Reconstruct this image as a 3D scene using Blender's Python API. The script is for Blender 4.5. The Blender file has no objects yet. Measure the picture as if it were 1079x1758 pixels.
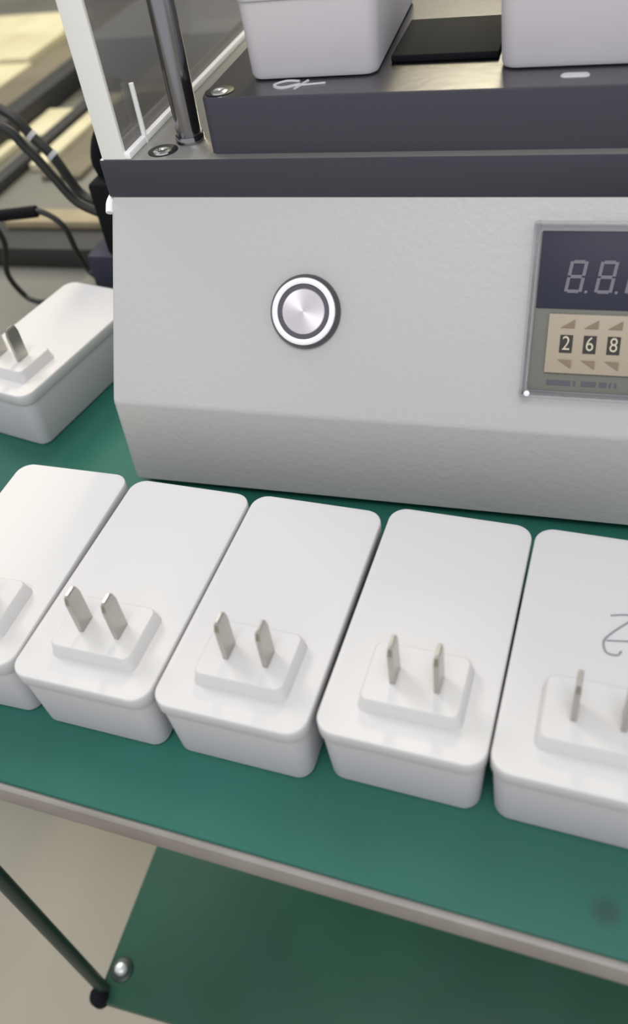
import bpy, bmesh, math, random
from mathutils import Vector, Matrix
random.seed(4)
S = 0.048            # one modelling unit (a little under one adapter width) in metres
scene = bpy.context.scene
C = scene.collection

# ------------------------------------------------------------------ camera
cam_d = bpy.data.cameras.new('camera'); cam = bpy.data.objects.new('camera', cam_d); C.objects.link(cam)
scene.camera = cam
cam_d.sensor_fit = 'VERTICAL'; cam_d.sensor_height = 36.0; cam_d.lens = 36.0 * 1439.34 / 1758
rt = Vector((0.9594592, 0.25533086, -0.11934903)); up = Vector((-0.09901266, 0.70180889, 0.70545076))
fw = Vector((-0.26388356, 0.66503416, -0.69863798))
m = Matrix((rt, up, -fw)).transposed().to_4x4(); m.translation = Vector((2.0471, -5.017, 4.8704)) * S
cam.matrix_world = m
cam_d.clip_start = 0.01; cam_d.clip_end = 60
cam_d.dof.use_dof = True; cam_d.dof.focus_distance = 6.4 * S; cam_d.dof.aperture_fstop = 9.0

# ------------------------------------------------------------------ world, lights, exposure
world = bpy.data.worlds.new('world'); scene.world = world; world.use_nodes = True
bg = world.node_tree.nodes['Background']; bg.inputs[0].default_value = (0.95, 0.97, 1.0, 1); bg.inputs[1].default_value = 0.72

def area(name, loc, target, size, size_y, power, col):
    d = bpy.data.lights.new(name, 'AREA'); d.shape = 'RECTANGLE'; d.size = size * S; d.size_y = size_y * S
    d.energy = power; d.color = col
    o = bpy.data.objects.new(name, d); C.objects.link(o); o.location = Vector(loc) * S
    o.rotation_euler = (Vector(target) - Vector(loc)).to_track_quat('-Z', 'Y').to_euler()
    return o
area('ceiling_light_back', (-19, 12, 25), (0, 0, 0), 11, 11, 8.6, (1.0, 0.975, 0.93))
area('front_fill_light', (3, -14, 26), (0, 0, 0), 14, 10, 7.5, (0.97, 0.97, 1.0))  # unseen fill light added to brighten the front faces
area('warm_reflection_light', (-1.5, 30, 24), (0, 2, 2), 5, 12, 15.0, (1.0, 0.90, 0.60))  # unseen light added for the beige reflection in the polished steel

scene.view_settings.view_transform = 'Standard'; scene.view_settings.look = 'None'
scene.view_settings.gamma = 1; scene.view_settings.use_curve_mapping = False
scene.view_settings.exposure = 0.0

# ------------------------------------------------------------------ materials
def srgb(h):
    h = h.lstrip('#'); v = [int(h[i:i+2], 16) / 255 for i in (0, 2, 4)]
    return tuple(x / 12.92 if x <= .04045 else ((x + .055) / 1.055) ** 2.4 for x in v) + (1,)
def mat(name, col, rough=.5, metal=0, bump=0, bscale=300, var=0, vscale=20, col2=None, spec=.5, aniso=0):
    mt = bpy.data.materials.new(name); mt.use_nodes = True
    nt = mt.node_tree; p = nt.nodes['Principled BSDF']
    c = srgb(col) if isinstance(col, str) else col
    p.inputs['Base Color'].default_value = c
    p.inputs['Roughness'].default_value = rough; p.inputs['Metallic'].default_value = metal
    p.inputs['Specular IOR Level'].default_value = spec
    tc = nt.nodes.new('ShaderNodeTexCoord')
    if aniso: p.inputs['Anisotropic'].default_value = aniso
    if var or col2:
        n = nt.nodes.new('ShaderNodeTexNoise'); n.inputs['Scale'].default_value = vscale; n.inputs['Detail'].default_value = 3
        nt.links.new(tc.outputs['Object'], n.inputs['Vector'])
        mx = nt.nodes.new('ShaderNodeMix'); mx.data_type = 'RGBA'
        mx.inputs[6].default_value = c
        c2 = srgb(col2) if col2 else tuple(x * (1 - var) for x in c[:3]) + (1,)
        mx.inputs[7].default_value = c2
        rp = nt.nodes.new('ShaderNodeMapRange'); rp.inputs[1].default_value = .35; rp.inputs[2].default_value = .65
        nt.links.new(n.outputs['Fac'], rp.inputs[0]); nt.links.new(rp.outputs[0], mx.inputs[0])
        nt.links.new(mx.outputs[2], p.inputs['Base Color'])
    if bump:
        n = nt.nodes.new('ShaderNodeTexNoise'); n.inputs['Scale'].default_value = bscale; n.inputs['Detail'].default_value = 2
        nt.links.new(tc.outputs['Object'], n.inputs['Vector'])
        b = nt.nodes.new('ShaderNodeBump'); b.inputs['Strength'].default_value = bump; b.inputs['Distance'].default_value = .001
        nt.links.new(n.outputs['Fac'], b.inputs['Height']); nt.links.new(b.outputs[0], p.inputs['Normal'])
    return mt
M = {}
M['plastic'] = mat('white_satin_plastic', '#d3d1d0', .6, spec=.25, bump=.03, bscale=1500)
M['plastic_body'] = mat('white_matt_plastic', '#d2cdd1', .6, bump=.04, bscale=1500)
M['prong'] = mat('nickel_prong', '#b9b6b0', .3, 1)
M['mat_green'] = mat('green_bench_mat', '#2b685b', .45, col2='#245c50', vscale=9, bump=.05, bscale=400, spec=.28)
M['shelf_green'] = mat('green_shelf_sheet', '#33604d', .4, col2='#2a5040', vscale=7, bump=.05, bscale=200, spec=.25)
M['edge'] = mat('grey_edging', '#958f89', .45, col2='#827b74', vscale=30)
M['board'] = mat('board_core', '#6d665f', .7)
M['leg_green'] = mat('dark_green_paint', '#22342b', .35)
M['housing'] = mat('light_grey_powder_coat', '#bfbdba', .38, bump=.16, bscale=420)
M['dark_anod'] = mat('dark_anodised_plate', '#3b3943', .5, metal=.0, bump=.02, bscale=600)
M['polished'] = mat('brushed_steel_top', '#828185', .24, 1, bump=.04, bscale=250)
M['plate_steel'] = mat('satin_steel_top', '#a9a8a4', .42, .75, bump=.04, bscale=250)
M['chrome'] = mat('chrome_rod', '#97969a', .14, 1)
M['bright'] = mat('bright_screw', '#d8d8d6', .18, 1)
M['zinc'] = mat('zinc_bolt', '#e4e8e4', .35, .6)
M['black'] = mat('black_rubber', '#15161a', .8, spec=.15)
M['recess_shade'] = mat('black_recess_shade', '#17181a', .5)
M['navy'] = mat('dark_navy_paint', '#25253a', .5)
M['cable'] = mat('black_cable', '#1c1d1c', .45)
M['floor'] = mat('concrete_floor', '#b5ad9c', .5, col2='#948e81', vscale=2.2, bump=.1, bscale=60)
M['wall'] = mat('pale_wall_paint', '#c9c8c0', .8)
M['bench'] = mat('grey_bench_top', '#77756b', .5, col2='#605f58', vscale=5)
M['cardboard'] = mat('pale_cardboard', '#d5cdac', .6, col2='#bcb28f', vscale=9)
M['brown'] = mat('brown_card', '#7d745f', .7, col2='#696250', vscale=14)
M['tan'] = mat('tan_foam', '#a59778', .7, col2='#8c8068', vscale=20)
M['darkgrey'] = mat('dark_grey_tray', '#2e2d2a', .6)
M['grey_case'] = mat('grey_case', '#a2a3a5', .5)
M['blue'] = mat('blue_label', '#3b4a8c', .5)
M['paper'] = mat('white_paper', '#cfd2d2', .6)
M['ring'] = mat('satin_ring', '#ffffff', .5, metal=.1)
M['ring_side'] = mat('ring_side', '#6c6b70', .3, 1)
M['groove'] = mat('dark_groove', '#55535c', .5)
M['button'] = mat('brushed_button', '#e6dfe4', .42, metal=.85, aniso=.7)
M['screen'] = mat('dark_display', '#2f2f3f', .5, spec=.3)
M['segment'] = mat('unlit_segment', '#6e6e74', .5)
M['bezel'] = mat('grey_bezel', '#74746c', .5)
M['beige'] = mat('beige_switch_panel', '#ad9f8b', .55)
M['brown_mark'] = mat('brown_mark', '#85745f', .6)
M['window_black'] = mat('digit_window', '#2b2620', .5)
M['digit'] = mat('digit_print', '#c9bfa6', .6)
M['ink'] = mat('blue_grey_ink', '#8a8a92', .7)
M['chalk'] = mat('white_marker', '#c4c4c6', .7)
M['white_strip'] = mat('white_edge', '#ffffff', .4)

def glass(name, tint, veil, vcol, rough=.08):
    mt = bpy.data.materials.new(name); mt.use_nodes = True; nt = mt.node_tree
    for n in list(nt.nodes): nt.nodes.remove(n)
    out = nt.nodes.new('ShaderNodeOutputMaterial'); tr = nt.nodes.new('ShaderNodeBsdfTransparent'); tr.inputs[0].default_value = tint
    pr = nt.nodes.new('ShaderNodeBsdfPrincipled'); pr.inputs['Base Color'].default_value = srgb(vcol); pr.inputs['Roughness'].default_value = rough
    mx = nt.nodes.new('ShaderNodeMixShader'); mx.inputs[0].default_value = veil
    nt.links.new(tr.outputs[0], mx.inputs[1]); nt.links.new(pr.outputs[0], mx.inputs[2]); nt.links.new(mx.outputs[0], out.inputs[0])
    return mt
M['acrylic'] = glass('veiled_dusty_acrylic', (.72, .72, .73, 1), .45, '#a09c98')  # grey veil puts the reflections on the dusty pane into its colour
M['acrylic_edge'] = mat('frosted_acrylic_edge', '#f8f6f0', .4, bump=.1, bscale=90)
M['clear'] = glass('clear_cover', (.93, .93, .94, 1), .14, '#c8c8cc', .15)

# round brushed look of the button cap
def radial_button():
    mt = M['button']; nt = mt.node_tree; p = nt.nodes['Principled BSDF']
    tg = nt.nodes.new('ShaderNodeTangent'); tg.direction_type = 'RADIAL'; tg.axis = 'Z'
    nt.links.new(tg.outputs[0], p.inputs['Tangent'])
radial_button()
# dark stain on the green mat, near its front edge
def stain():
    nt = M['mat_green'].node_tree; p = nt.nodes['Principled BSDF']
    g = nt.nodes.new('ShaderNodeNewGeometry'); d = nt.nodes.new('ShaderNodeVectorMath'); d.operation = 'DISTANCE'
    d.inputs[1].default_value = (2.58 * S, -3.12 * S, 0)
    nt.links.new(g.outputs['Position'], d.inputs[0])
    r = nt.nodes.new('ShaderNodeMapRange'); r.interpolation_type = 'SMOOTHSTEP'
    r.inputs[1].default_value = .02 * S; r.inputs[2].default_value = .12 * S; r.inputs[3].default_value = .65; r.inputs[4].default_value = 0
    nt.links.new(d.outputs['Value'], r.inputs[0])
    src = p.inputs['Base Color'].links[0].from_socket
    mx = nt.nodes.new('ShaderNodeMix'); mx.data_type = 'RGBA'; mx.inputs[7].default_value = srgb('#2a3f3b')
    nt.links.new(r.outputs[0], mx.inputs[0]); nt.links.new(src, mx.inputs[6]); nt.links.new(mx.outputs[2], p.inputs['Base Color'])
stain()

# ------------------------------------------------------------------ object helpers
ORG = {}
def tag(o, label=None, cat=None, group=None, kind=None):
    if label: o['label'] = label
    if cat: o['category'] = cat
    if group: o['group'] = group
    if kind: o['kind'] = kind
    return o
def thing(name, label, cat, loc=(0, 0, 0), rotz=0, group=None, world_coords=True):
    o = bpy.data.objects.new(name, None); C.objects.link(o); o.empty_display_size = .02
    o.location = Vector(loc) * S; o.rotation_euler = (0, 0, rotz)
    ORG[o.name] = Vector(loc) if world_coords else Vector((0, 0, 0))
    return tag(o, label, cat, group)
def obj(name, bm, m, parent=None, label=None, smooth=True, angle=35):
    bmesh.ops.recalc_face_normals(bm, faces=bm.faces)
    me = bpy.data.meshes.new(name)
    org = Vector((0, 0, 0))
    if parent is not None: org = ORG.get(parent.name, org)
    for v in bm.verts: v.co = (v.co - org) * S
    if smooth:
        for f in bm.faces: f.smooth = True
        for e in bm.edges:
            if len(e.link_faces) == 2 and e.calc_face_angle(0) > math.radians(angle): e.smooth = False
    bm.to_mesh(me); bm.free()
    for mm in (m if isinstance(m, (list, tuple)) else [m]): me.materials.append(mm)
    o = bpy.data.objects.new(name, me); C.objects.link(o)
    if parent is not None:
        o.parent = parent; ORG[o.name] = org
    if label: o['label'] = label
    return o
def B(): return bmesh.new()
def box(bm, x0, x1, y0, y1, z0, z1, bevel=0, fn=None, seg=2):
    vs = [bm.verts.new((x, y, z)) for z in (z0, z1) for y in (y0, y1) for x in (x0, x1)]
    fs = [(0, 2, 3, 1), (4, 5, 7, 6), (0, 1, 5, 4), (2, 6, 7, 3), (0, 4, 6, 2), (1, 3, 7, 5)]
    faces = [bm.faces.new([vs[i] for i in f]) for f in fs]
    nv = vs
    if bevel:
        es = {e for f in faces for e in f.edges}
        r = bmesh.ops.bevel(bm, geom=list(es), offset=bevel, segments=seg, profile=.5, affect='EDGES')
        nv = list({v for v in r['verts']} | {v for v in vs if v.is_valid})
    if fn:
        for v in nv:
            v.co = fn(*v.co)
    return bm
def rring(x0, x1, y0, y1, r, n=6):
    pts = []
    for cx, cy, a0 in ((x1 - r, y1 - r, 0), (x0 + r, y1 - r, 90), (x0 + r, y0 + r, 180), (x1 - r, y0 + r, 270)):
        for i in range(n + 1):
            a = math.radians(a0 + 90 * i / n); pts.append((cx + r * math.cos(a), cy + r * math.sin(a)))
    return pts
def loft(bm, rings, fn=None, caps=True):
    """rings: list of lists of 3-D points of one length"""
    R = [[bm.verts.new(fn(*p) if fn else p) for p in r] for r in rings]
    n = len(R[0])
    for a, b in zip(R, R[1:]):
        for i in range(n):
            bm.faces.new((a[i], a[(i + 1) % n], b[(i + 1) % n], b[i]))
    if caps:
        bm.faces.new(R[0][::-1]); bm.faces.new(R[-1])
    return bm
def rbox(bm, levels, fn=None, n=6):
    """levels: (z, x0, x1, y0, y1, r)"""
    return loft(bm, [[(x, y, z) for x, y in rring(a, b, c, d, r, n)] for z, a, b, c, d, r in levels], fn)
def lathe(bm, prof, cx=0, cy=0, fn=None, n=40, caps=True):
    """prof: (radius, z)"""
    return loft(bm, [[(cx + r * math.cos(2 * math.pi * i / n), cy + r * math.sin(2 * math.pi * i / n), z) for i in range(n)] for r, z in prof], fn, caps)
def prism(bm, poly, z0, z1, bevel=0):
    a = [bm.verts.new((x, y, z0)) for x, y in poly]; b = [bm.verts.new((x, y, z1)) for x, y in poly]
    n = len(poly); bm.faces.new(a[::-1]); bm.faces.new(b)
    for i in range(n): bm.faces.new((a[i], a[(i + 1) % n], b[(i + 1) % n], b[i]))
    if bevel: bmesh.ops.bevel(bm, geom=list(bm.edges), offset=bevel, segments=2, profile=.5, affect='EDGES')
    return bm
def smoothpath(pts, k=8):
    P = [Vector(p) for p in pts]; P = [2 * P[0] - P[1]] + P + [2 * P[-1] - P[-2]]; out = []
    for i in range(1, len(P) - 2):
        for j in range(k):
            t = j / k; a, b, c, d = P[i - 1:i + 3]
            out.append(.5 * ((2 * b) + (c - a) * t + (2 * a - 5 * b + 4 * c - d) * t * t + (3 * b - a - 3 * c + d) * t ** 3))
    out.append(P[-2]); return out
def tube(bm, pts, r, n=10, k=8, fn=None):
    P = smoothpath(pts, k) if k else [Vector(p) for p in pts]
    rings = []; ref = Vector((0.13, .21, 1)).normalized()
    for i, p in enumerate(P):
        t = (P[min(i + 1, len(P) - 1)] - P[max(i - 1, 0)]).normalized()
        u = t.cross(ref).normalized(); ref = u.cross(t); w = t.cross(u)
        rings.append([tuple(p + r * (math.cos(2 * math.pi * j / n) * u + math.sin(2 * math.pi * j / n) * w)) for j in range(n)])
    return loft(bm, rings, fn)

# ------------------------------------------------------------------ setting: floor
tag(obj('floor', box(B(), -70, 45, -30, 75, -7.4, -7), M['floor'], smooth=False), kind='structure')

tag(obj('wall_back', box(B(), -70, 45, 75, 76, -7, 48), M['wall'], smooth=False), kind='structure')
tag(obj('wall_left', box(B(), -71, -70, -30, 76, -7, 48), M['wall'], smooth=False), kind='structure')

# ------------------------------------------------------------------ workbench
def fy(x): return -3.11 - 0.0601 * (x + 1.23)          # front edge of the top
bench = thing('workbench', 'green topped workbench with grey edging carrying the grey machine and the row of adapters', 'workbench', (1.5, 0, -7))
XL, XR, YB = -3.78, 7.0, 4.5
obj('tabletop', prism(B(), [(XL + .02, fy(XL) + .02), (XR, fy(XR) + .02), (XR, YB), (XL + .02, YB)], -.3, -.045), M['bench'], bench, smooth=False)
obj('bench_mat', prism(B(), [(XL, fy(XL)), (XR, fy(XR)), (XR, YB), (-2.0, YB), (-2.3, 2.3), (XL, 2.3)], -.045, 0, .012), M['mat_green'], bench, label='green rubber mat with a dark stain near the front edge')
def strip(o0, o1, z0, z1, bev):
    return prism(B(), [(XL - .03, fy(XL) - o1), (XR, fy(XR) - o1), (XR, fy(XR) - o0), (XL - .03, fy(XL) - o0)], z0, z1, bev)
obj('edge_trim', strip(-.015, .045, -.235, -.028, .018), M['edge'], bench, label='pale grey edging strip')
obj('edge_lip', strip(-.015, .015, -.30, -.24, .005), M['board'], bench)
obj('shelf', prism(B(), [(-2.13, -3.28), (XR, -3.35), (XR, 3.9), (-2.13, 3.9)], -5.14, -5.0, .02), M['shelf_green'], bench, label='dark green lower shelf')
b = B(); lathe(b, [(.13, -5.0), (.13, -4.985), (.12, -4.98)], -1.97, -2.93); obj('washer', b, M['leg_green'], bench)
b = B(); lathe(b, [(.072, -4.98), (.072, -4.955), (.055, -4.93), (.02, -4.92)], -1.97, -2.93); obj('bolt', b, M['zinc'], bench, label='bright round headed bolt')
def leg(p, q):
    o = obj('leg', tube(B(), [p, q], .068, 16, 0), M['leg_green'], bench)
    return o
leg((-2.08, -3.16, -5.0), (-2.34, -3.02, -.3)); obj('leg_cap', lathe(B(), [(.06, -5.10), (.10, -5.08), (.105, -4.97), (.08, -4.9), (.05, -4.88)], -2.10, -3.24, n=20), M['black'], bench)
leg((-2.1, 3.8, -5.0), (-2.34, 3.8, -.3))
leg((6.5, -3.3, -5.0), (6.6, -3.3, -.3)); leg((6.5, 3.8, -5.0), (6.6, 3.8, -.3))
for x, y in ((-1.2, -1.9), (-1.2, 3), (6, -1.9), (6, 3)):
    f_ = obj('foot', tube(B(), [(x, y, -7), (x, y, -5.14)], .14, 14, 0), M['leg_green'], bench)

# ------------------------------------------------------------------ the testing machine
mach = thing('leak_testing_machine', 'light grey sloped-front testing machine with round steel push button and digital counter', 'machine', (1.5, .6, 0))
X0, X1 = -1.452, 6.0
T, Bd, Lo = Vector((0, .6604, 2.2179)), Vector((0, -.2237, .8937)), Vector((0, -.2734, .08))
def arc_corner(a, b, c, r, n=6):
    u = (a - b).normalized(); w = (c - b).normalized(); ang = u.angle(w); d = r / math.tan(ang / 2)
    p, q = b + u * d, b + w * d; out = []
    for i in range(n + 1):
        t = i / n; out.append((1 - t) ** 2 * p + 2 * t * (1 - t) * b + t * t * q)
    return out
prof = [T] + arc_corner(T, Bd, Lo, .10) + arc_corner(Bd, Lo, Vector((0, 4, .08)), .03, 3) + [Vector((0, 4.1, .08)), Vector((0, 4.1, 2.2179))]
b = B()
rings = []
cen = Vector((0, 1.9, 1.1))
for x, k in ((X0, .035), (X0 + .008, .015), (X0 + .03, .0), (X1, 0)):
    rings.append([(x, p.y + (cen - p).normalized().y * k, p.z + (cen - p).normalized().z * k) for p in prof])
loft(b, rings); obj('housing', b, M['housing'], mach, angle=30)
for x in (-1.2, 5.5):
    for y in (.1, 3.7):
        obj('foot', lathe(B(), [(.12, 0), (.14, .01), (.14, .08)], x, y, n=20), M['black'], mach)
# white bead added as the glint on the rounded top corner of the housing
obj('corner_glint', tube(B(), [(X0 - .012, .72, 2.20), (X0 - .02, .66, 2.17), (X0 - .012, .60, 2.12)], .03, 10, 6), M['white_strip'], mach)
obj('back_cover', box(B(), X0, X1, 4.1, 4.16, .1, 2.2), M['housing'], mach, smooth=False)

def two_tone(bm, top=.9):
    for f in bm.faces:
        f.normal_update()
        if f.normal.z > top: f.material_index = 1
    return bm
b = box(B(), -1.458, X1, .654, 4.2, 2.2185, 2.5105, .014); bmesh.ops.recalc_face_normals(b, faces=b.faces); two_tone(b)
obj('top_plate', b, [M['dark_anod'], M['plate_steel']], mach, label='dark plate with polished metal top face')
b = B(); rbox(b, [(2.5106, -.569, X1, .733, 3.9, .07), (2.885, -.569, X1, .733, 3.9, .07), (2.901, -.562, X1 - .01, .742, 3.89, .066)])
bmesh.ops.recalc_face_normals(b, faces=b.faces); two_tone(b)
obj('fixture_block', b, [M['dark_anod'], M['polished']], mach, label='upper dark block with polished top')
b = B(); box(b, .69, 1.44, 1.30, 2.12, 2.901, 2.95, .012); obj('black_slab', b, M['black'], mach)  # flat black slab on the block top between the adapters
b = B(); box(b, 2.5, 3.2, 1.32, 2.12, 2.901, 2.95, .012); obj('black_slab', b, M['black'], mach)
# guide rod and its collar
obj('guide_rod', lathe(B(), [(.097, 2.5106), (.097, 9.5), (.08, 9.52)], -.83, 1.0), M['chrome'], mach)
obj('rod_collar', lathe(B(), [(.112, 2.5107), (.112, 2.55), (.106, 2.56), (.098, 2.56)], -.83, 1.0), M['chrome'], mach)
def screw(x, y, z, r=.115):
    ring = obj('screw_recess_shade', lathe(B(), [(r, z), (r, z + .004), (r * .97, z + .006)], x, y), M['recess_shade'], mach)  # raised black disc painted as the shade in the counterbore, nothing is cut
    b = B(); lathe(b, [(r * .62, z + .006), (r * .60, z + .014), (r * .4, z + .02), (r * .38, z + .012), (r * .1, z + .012)], x + .01, y - .03, n=24)
    h = obj('screw', b, M['bright'], ring)
screw(-.985, .81, 2.5106); screw(-.46, .86, 2.9015, .105)
# acrylic side guard
gd = obj('acrylic_guard', box(B(), -1.42, -1.235, .69, 4.1, 2.5106, 7.5), M['acrylic'], mach, smooth=False, label='clear acrylic side guard')
obj('guard_edge', box(B(), -1.425, -1.230, .655, .692, 2.5106, 7.5, .008), M['acrylic_edge'], gd, label='thick frosted bright front edge')
obj('bottom_seam', box(B(), -1.234, -1.185, .66, 4.1, 2.5106, 2.56, .006), M['white_strip'], gd)
obj('guard_streak', tube(B(), [(-1.20, .98, 2.51), (-1.20, .98, 2.78), (-1.2, .98, 2.94)], .02, 10, 4), M['white_strip'], mach, label='bright streak on the guard, built as a slim white rod')  # thin white rod stands in for the bright streak on the acrylic

# --- things on the sloped panel: X, s (down the slope), d (out of the panel)
es = (Bd - T).normalized(); nn = Vector((0, es.z, -es.y)); nn = nn if nn.z > 0 else -nn
def pp(X, s, d): return Vector((X, T.y + es.y * s + nn.y * d, T.z + es.z * s + nn.z * d))
def pl(x, y, z): return pp(x, y, z)
# push button
btn = obj('push_button', lathe(B(), [(.272, .0), (.274, .012), (.268, .035), (.252, .06), (.20, .06), (.20, .02)], .178, .815, fn=pl, n=64), M['ring_side'], mach)
obj('button_ring', lathe(B(), [(.246, .058), (.243, .072), (.232, .079), (.212, .079), (.202, .073), (.201, .05)], .178, .815, fn=pl, n=64, caps=False), M['ring'], btn, label='bright satin ring')
obj('button_groove', lathe(B(), [(.205, .03), (.205, .06), (.16, .06)], .178, .815, fn=pl, n=64), M['groove'], btn)
# the cap is built in its own local frame so that its round brushing follows its axis
b = B(); lathe(b, [(.166, 0), (.166, .066), (.160, .072), (.09, .074), (.02, .0745)], 0, 0, n=64)
cap = obj('button_cap', b, M['button'], None, label='brushed steel cap')
cap.parent = btn
mz = Matrix((Vector((1, 0, 0)), -es, nn)).transposed().to_4x4()
org = ORG[mach.name]; mz.translation = (pp(.178, .815, 0) - org) * S
cap.matrix_local = mz
# counter
ctr = obj('counter', box(B(), 1.845, 3.0, .22, 1.29, 0, .05, .01, fn=pl), M['bezel'], mach, label='grey digital counter')
fr = B()
for a in ((1.79, 3.05, .16, .215), (1.79, 3.05, 1.285, 1.345), (1.79, 1.84, .16, 1.345), (3.0, 3.05, .16, 1.345)):
    box(fr, a[0], a[1], a[2], a[3], 0, .10, .015, fn=pl)
obj('cover_frame', fr, M['clear'], ctr, label='clear plastic cover frame')
obj('display_screen', box(B(), 1.852, 2.99, .225, .73, .05, .062, .004, fn=pl), M['screen'], ctr, label='dark unlit display')
obj('switch_panel', box(B(), 1.945, 2.9, .765, 1.165, .05, .075, .008, fn=pl), M['beige'], ctr, label='beige thumbwheel panel')
def seg_digit(x, s, w, h, sk):
    b = B(); t = .022
    def sh(px, ps, d): return pp(px + (s + h - ps) * sk, ps, d)
    z0, z1 = .062, .0645
    for (xa, xb, sa, sb) in ((x + t, x + w - t, s, s + t), (x + t, x + w - t, s + h / 2 - t / 2, s + h / 2 + t / 2), (x + t, x + w - t, s + h - t, s + h),
                             (x, x + t, s + .008, s + h / 2 - .006), (x, x + t, s + h / 2 + .006, s + h - .008),
                             (x + w - t, x + w, s + .008, s + h / 2 - .006), (x + w - t, x + w, s + h / 2 + .006, s + h - .008),
                             (x + w + .018, x + w + .036, s + h - .018, s + h)):
        box(b, xa, xb, sa, sb, z0, z1, fn=sh)
    return b
for i in range(4):
    obj('segment_digit', seg_digit(2.025 + .195 * i, .41, .115, .215, .13), M['segment'], ctr)
def glyph(ch, X, s, size, d):
    cu = bpy.data.curves.new('g', 'FONT'); cu.body = ch; cu.size = 1; cu.extrude = 0.0; cu.align_x = 'CENTER'; cu.align_y = 'CENTER'
    t = bpy.data.objects.new('g', cu); C.objects.link(t); bpy.context.view_layer.update()
    me = bpy.data.meshes.new_from_object(t.evaluated_get(bpy.context.evaluated_depsgraph_get()))
    bpy.data.objects.remove(t); b = B(); b.from_mesh(me); bpy.data.meshes.remove(me)
    ext = bmesh.ops.extrude_face_region(b, geom=list(b.faces)); 
    for v in [g for g in ext['geom'] if isinstance(g, bmesh.types.BMVert)]: v.co.z += .02
    for v in b.verts: v.co = pp(X + v.co.x * size * .85, s - v.co.y * size, d + v.co.z * .1)
    return b
for i, ch in enumerate('2680'):
    x = 2.075 + .155 * i; s = .965
    obj('digit_window', box(B(), x - .042, x + .042, s - .06, s + .06, .075, .079, fn=pl), M['window_black'], ctr, smooth=False)
    obj('wheel_digit', glyph(ch, x, s, .135, .0792), M['digit'], ctr, smooth=False)
    for s0, dr in ((.835, 1), (1.095, -1)):
        b = B()
        tri = [(x - .045, s0 + .022 * dr), (x + .045, s0 + .022 * dr), (x + .045, s0 - .034 * dr)]
        vs = [b.verts.new(pp(a, c, d)) for d in (.074, .082) for a, c in tri]
        b.faces.new(vs[:3]); b.faces.new(vs[3:][::-1])
        for k in range(3): b.faces.new((vs[k], vs[(k + 1) % 3], vs[3 + (k + 1) % 3], vs[3 + k]))
        obj('wheel_tab', b, M['brown_mark'], ctr, smooth=False)
b = B()
for x0, x1 in ((1.97, 2.13), (2.15, 2.165), (2.2, 2.3), (2.32, 2.37), (2.385, 2.40), (2.42, 2.435)):
    box(b, x0, x1, 1.215, 1.25, .05, .053, fn=pl)
tag(obj('print_line', b, M['groove'], ctr, smooth=False))
obj('cover_stud', lathe(B(), [(.02, .10), (.02, .105), (.01, .11)], 1.845, 1.315, fn=pl, n=16), M['white_strip'], ctr)

# marker scribbles on the block top, in front of the adapters
b = B(); z = 2.903
tube(b, [(.10, .99, z), (.0, 1.0, z), (-.07, .93, z), (.0, .87, z), (.12, .93, z)], .012, 6, 6)
tube(b, [(.06, .90, z), (.30, .94, z)], .010, 6, 4); tube(b, [(.16, 1.0, z), (.10, .84, z)], .010, 6, 4)
obj('marker_scribble', b, M['chalk'], mach, label='white marker scribble in front of left adapter')
b = B(); rbox(b, [(2.9012, 1.87, 2.05, .88, .96, .03), (2.909, 1.88, 2.04, .89, .95, .025)]); obj('marker_patch', b, M['chalk'], mach, label='white smudge')

# ------------------------------------------------------------------ adapters
AW, AL, AH = .998, 1.865, .617
def make_adapter():
    r = thing('power_adapter', 'x', 'power adapter', world_coords=False)
    i = .014; j = .034
    b = B(); rbox(b, [(0, j + .04, AW - j - .04, j + .04, AL - j - .04, .06), (.012, j + .012, AW - j - .012, j + .012, AL - j - .012, .09),
                      (.04, j, AW - j, j, AL - j, .10), (AH - .113, i, AW - i, i, AL - i, .115)], n=7)
    obj('body', b, M['plastic_body'], r)
    L = [(AH - .112, .018, .11), (AH - .108, .005, .12), (AH - .100, 0, .125), (AH - .018, 0, .125), (AH - .008, .002, .123), (AH - .002, .007, .118), (AH, .016, .11), (AH, .05, .09), (AH - .004, .07, .09)]
    b = B(); rbox(b, [(z, q, AW - q, q, AL - q, rr) for z, q, rr in L], n=8)
    obj('lid', b, M['plastic'], r)
    px0, px1, py0, py1 = .21, .835, .185, .655
    L = [(AH - .01, 0, .06), (AH + .015, .008, .055), (AH + .09, .022, .05), (AH + .10, .032, .04)]
    b = B(); rbox(b, [(z, px0 + q, px1 - q, py0 + q, py1 - q, rr) for z, q, rr in L], n=5)
    pl_ = obj('plug_plate', b, M['plastic'], r)
    for x in (.400, .662):
        b = B(); y = .41; t = .016; w = .065; z0 = AH + .098
        rings = []
        for z, tt, ww in ((z0, t, w), (z0 + .27, t, w), (z0 + .325, t * .8, w * .8), (z0 + .34, t * .35, w * .55)):
            rings.append([(x - tt, y - ww, z), (x + tt, y - ww, z), (x + tt, y + ww, z), (x - tt, y + ww, z)])
        loft(b, rings); obj('prong', b, M['prong'], r, smooth=False)
    return r
def copy_tree(o, parent=None):
    c = o.copy(); C.objects.link(c); c.parent = parent
    for ch in o.children: copy_tree(ch, c)
    return c
proto = make_adapter()
G1 = 'white power adapters in the row in front of the machine'
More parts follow.
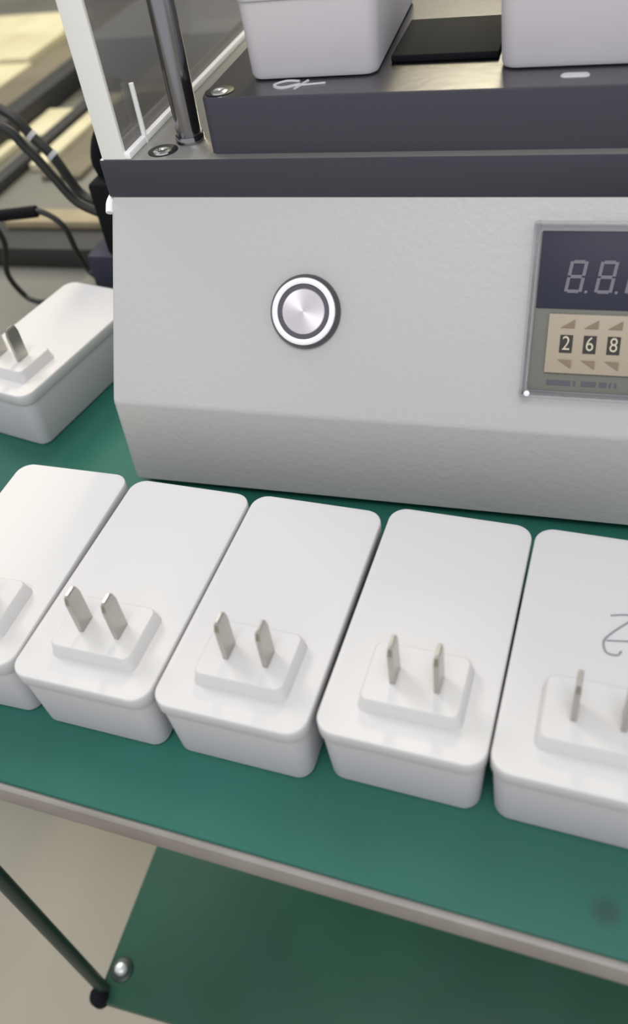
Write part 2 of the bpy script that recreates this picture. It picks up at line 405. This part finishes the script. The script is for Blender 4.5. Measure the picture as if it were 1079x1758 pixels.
spots = [
 (0.878, -2.69, 0, -.063, 'white plug-top power adapter directly left of the one with handwriting, both prongs fully in view', G1),
 (-.155, -2.70, 0, -.058, 'white power adapter in the middle of the five in the front row before the machine', G1),
 (-1.17, -2.665, 0, -.055, 'white power adapter second from the left in the front row before the machine', G1),
 (-2.178, -2.61, 0, -.03, 'leftmost white power adapter of the front row, cut off by the left picture edge', G1),
 (1.887, -2.745, 0, -.066, 'rightmost white power adapter of the front row, with handwritten mark on its lid', G1),
 (-3.535, .275, 0, -.215, 'white power adapter lying alone and askew left of the grey machine', None),
 (-.315, .985, 2.902, .03, 'left white power adapter set on the polished block on top of the machine', 'white power adapters on top of the machine'),
 (1.44, 1.02, 2.902, .0, 'right white power adapter set on the polished block on top of the machine', 'white power adapters on top of the machine'),
]
for n, (x, y, z, a, lab, grp) in enumerate(spots):
    o = proto if n == 0 else copy_tree(proto)
    o.location = Vector((x, y, z)) * S; o.rotation_euler = (0, 0, a)
    o['label'] = lab
    if 'group' in o: del o['group']
    if grp: o['group'] = grp
    if n == 4:
        zz = AH - .001
        c_, s_ = math.cos(-a), math.sin(-a)
        def lc(wx, wy): dx, dy = wx - x, wy - y; return (c_ * dx - s_ * dy, s_ * dx + c_ * dy, zz)
        b = B(); tube(b, [lc(*p) for p in ((2.62, -1.60), (2.52, -1.70), (2.465, -1.78), (2.48, -1.86), (2.54, -1.872), (2.565, -1.84))], .006, 6, 6)
        tube(b, [lc(*p) for p in ((2.48, -1.775), (2.56, -1.765), (2.66, -1.755))], .005, 6, 4)
        tube(b, [lc(*p) for p in ((2.50, -1.58), (2.6, -1.56), (2.70, -1.57))], .005, 6, 4)
        obj('handwriting', b, M['ink'], o, label='handwritten pen mark')

# ------------------------------------------------------------------ dark box behind the left end of the machine
cb = thing('control_box', 'dark navy box with cables standing behind the left side of the machine', 'box', (-2.5, 3.1, 0))
obj('body', box(B(), -3.2, -1.75, 2.62, 3.9, -.044, .62, .04), M['navy'], cb)
obj('upper_unit', box(B(), -2.93, -1.75, 2.66, 3.8, .62, 1.42, .04), M['black'], cb)
obj('cable_gland', lathe(B(), [(.14, 1.42), (.14, 1.52), (.10, 1.53), (.10, 1.6)], -2.7, 3.0, n=20), M['black'], cb)
obj('cable_gland', tube(B(), [(-3.05, 3.2, .95), (-2.93, 3.2, .95)], .12, 14, 0), M['black'], cb)
obj('conduit', tube(B(), [(-2.80, 2.95, 1.40), (-2.80, 2.9, 1.62), (-2.64, 2.9, 1.88), (-2.3, 3.1, 2.05), (-1.9, 3.3, 1.9), (-1.8, 3.3, 1.4)], .11, 14, 8), M['black'], cb)
def cable(label, pts, r):
    return tag(obj('cable', tube(B(), pts, r, 10, 10), M['cable']), label, 'cable', 'black cables behind the left end of the bench')
cable('upper black cable running diagonally down into the dark box', [(-9, 3.6, -.93), (-7, 3.4, 1.4), (-5, 3.25, 2.25), (-4.04, 3.2, 2.02), (-3.74, 3.2, 1.70), (-3.57, 3.2, 1.48), (-3.40, 3.2, 1.10), (-3.22, 3.2, .98), (-3.05, 3.2, .98)], .055)
cable('black cable just below the upper diagonal one', [(-9, 2.4, -.93), (-7.2, 2.7, .8), (-5.0, 2.85, 1.98), (-3.92, 2.85, 1.98), (-3.62, 2.85, 1.72), (-3.42, 2.85, 1.42), (-3.24, 2.85, 1.15), (-3.0, 2.85, 1.02), (-2.93, 2.85, 1.0)], .05)
cable('thick black cable resting across the grey bench with a taped joint', [(-8.5, 3.9, -.9), (-6.2, 3.6, .2), (-5.0, 3.3, .75), (-4.5, 3.2, .80), (-4.2, 3.2, .86), (-3.95, 3.2, .84), (-3.75, 3.2, .67), (-3.69, 3.2, .35), (-3.6, 3.2, .08), (-3.4, 3.1, .08), (-3.2, 3.05, .12)], .035)
cable('thin black cable hanging in a loop behind the lone adapter', [(-6.6, 3.0, -.95), (-5.3, 2.95, .6), (-4.62, 2.9, .98), (-4.5, 3.0, .6), (-4.72, 3.1, .1), (-4.70, 3.2, -.25), (-4.55, 3.2, -.36), (-4.3, 3.2, -.38), (-4.0, 3.2, -.5), (-3.95, 3.3, -.9)], .035)
for px_ in ((-3.78, 3.2, 1.745), (-3.60, 3.2, 1.53)):  # pale sleeves stand in for glints on the cable connectors
    obj('cable_glint', tube(B(), [px_, (px_[0] + .035, px_[1], px_[2] - .04)], .066, 10, 0), M['chalk'], bpy.data.objects['cable'], label='pale connector glint')
cj = tag(obj('cable_joint', tube(B(), [(-4.62, 3.2, .80), (-4.3, 3.18, .84), (-4.05, 3.2, .86)], .07, 12, 4), M['black']), 'black taped cable joint left of the dark box', 'cable joint')

# ------------------------------------------------------------------ bench and goods behind on the left
sb = thing('side_bench', 'grey bench standing behind and left of the green workbench, cluttered with card and bars', 'bench', (-16, 10, -7))
obj('bench_top', box(B(), -34, -4.0, 1.6, 19.6, -1.25, -1, .03), M['bench'], sb)
for x in (-33.5, -4.6):
    for y in (2.2, 19): obj('leg', box(B(), x - .25, x + .25, y - .25, y + .25, -7, -1.25), M['leg_green'], sb, smooth=False)
def slab(name, label, cat, m_, a, z0=-1, grp=None, bev=.02):
    return tag(obj(name, box(B(), *a[:4], z0, a[4], bev), m_), label, cat, grp)
slab('cardboard_sheet', 'nearest pale cardboard sheet on the far end of the grey bench', 'cardboard', M['cardboard'], (-24, -10.9, 12.6, 14.3, -.8), grp='pale cardboard sheets')
slab('cardboard_sheet', 'middle pale cardboard sheet on the far end of the grey bench', 'cardboard', M['cardboard'], (-24, -11.0, 14.35, 16.4, -.7), grp='pale cardboard sheets')
slab('cardboard_sheet', 'farthest pale cardboard sheet on the grey bench', 'cardboard', M['cardboard'], (-24, -11.4, 16.45, 18.6, -.8), grp='pale cardboard sheets')
slab('brown_board', 'brown board lying beside the pale cardboard sheets', 'board', M['brown'], (-10.8, -9.5, 10.8, 19, -.8))
slab('metal_bar', 'thick dark bar lying along the grey bench beside the brown board', 'bar', M['darkgrey'], (-9.45, -8.95, 9.0, 19, -.55))
slab('card_strip', 'short pale card strip between the two dark bars', 'card', M['cardboard'], (-8.9, -8.3, 10.0, 11.4, -.85), grp='pale card strips')
slab('metal_bar', 'thin dark bar lying along the grey bench between pale card strips', 'bar', M['darkgrey'], (-8.22, -7.95, 7.3, 18, -.8))
slab('card_strip', 'narrow pale card strip right of the thin dark bar', 'card', M['cardboard'], (-7.85, -7.5, 8.6, 12.2, -.85), grp='pale card strips')
slab('card_strip', 'pale card piece left of the thin dark bar near the cables', 'card', M['cardboard'], (-9.9, -8.7, 8.8, 9.75, -.85), grp='pale card strips')
slab('brown_card', 'brown card piece right of the narrow pale strip', 'card', M['brown'], (-7.4, -6.6, 8.2, 13, -.9))
tr = thing('parts_tray', 'dark tray with tan foam top on the grey bench', 'tray', (-5.8, 5.8, -1))
obj('tray', box(B(), -6.9, -4.5, 5.15, 6.3, -1, -.68, .03), M['darkgrey'], tr)
obj('foam', box(B(), -6.6, -4.7, 5.75, 6.2, -.68, -.55, .03), M['tan'], tr)
slab('grey_case', 'grey case on the far bench seen through the acrylic guard', 'case', M['grey_case'], (-8.6, -5.0, 13.0, 18.0, .0), bev=.06)
slab('paper_box', 'small white box with blue lid behind the grey case', 'box', M['paper'], (-7.2, -6.2, 18.3, 19.2, .2))
slab('blue_lid', 'blue lid on the small white box', 'lid', M['blue'], (-7.25, -6.15, 18.25, 19.25, .35), z0=.2)
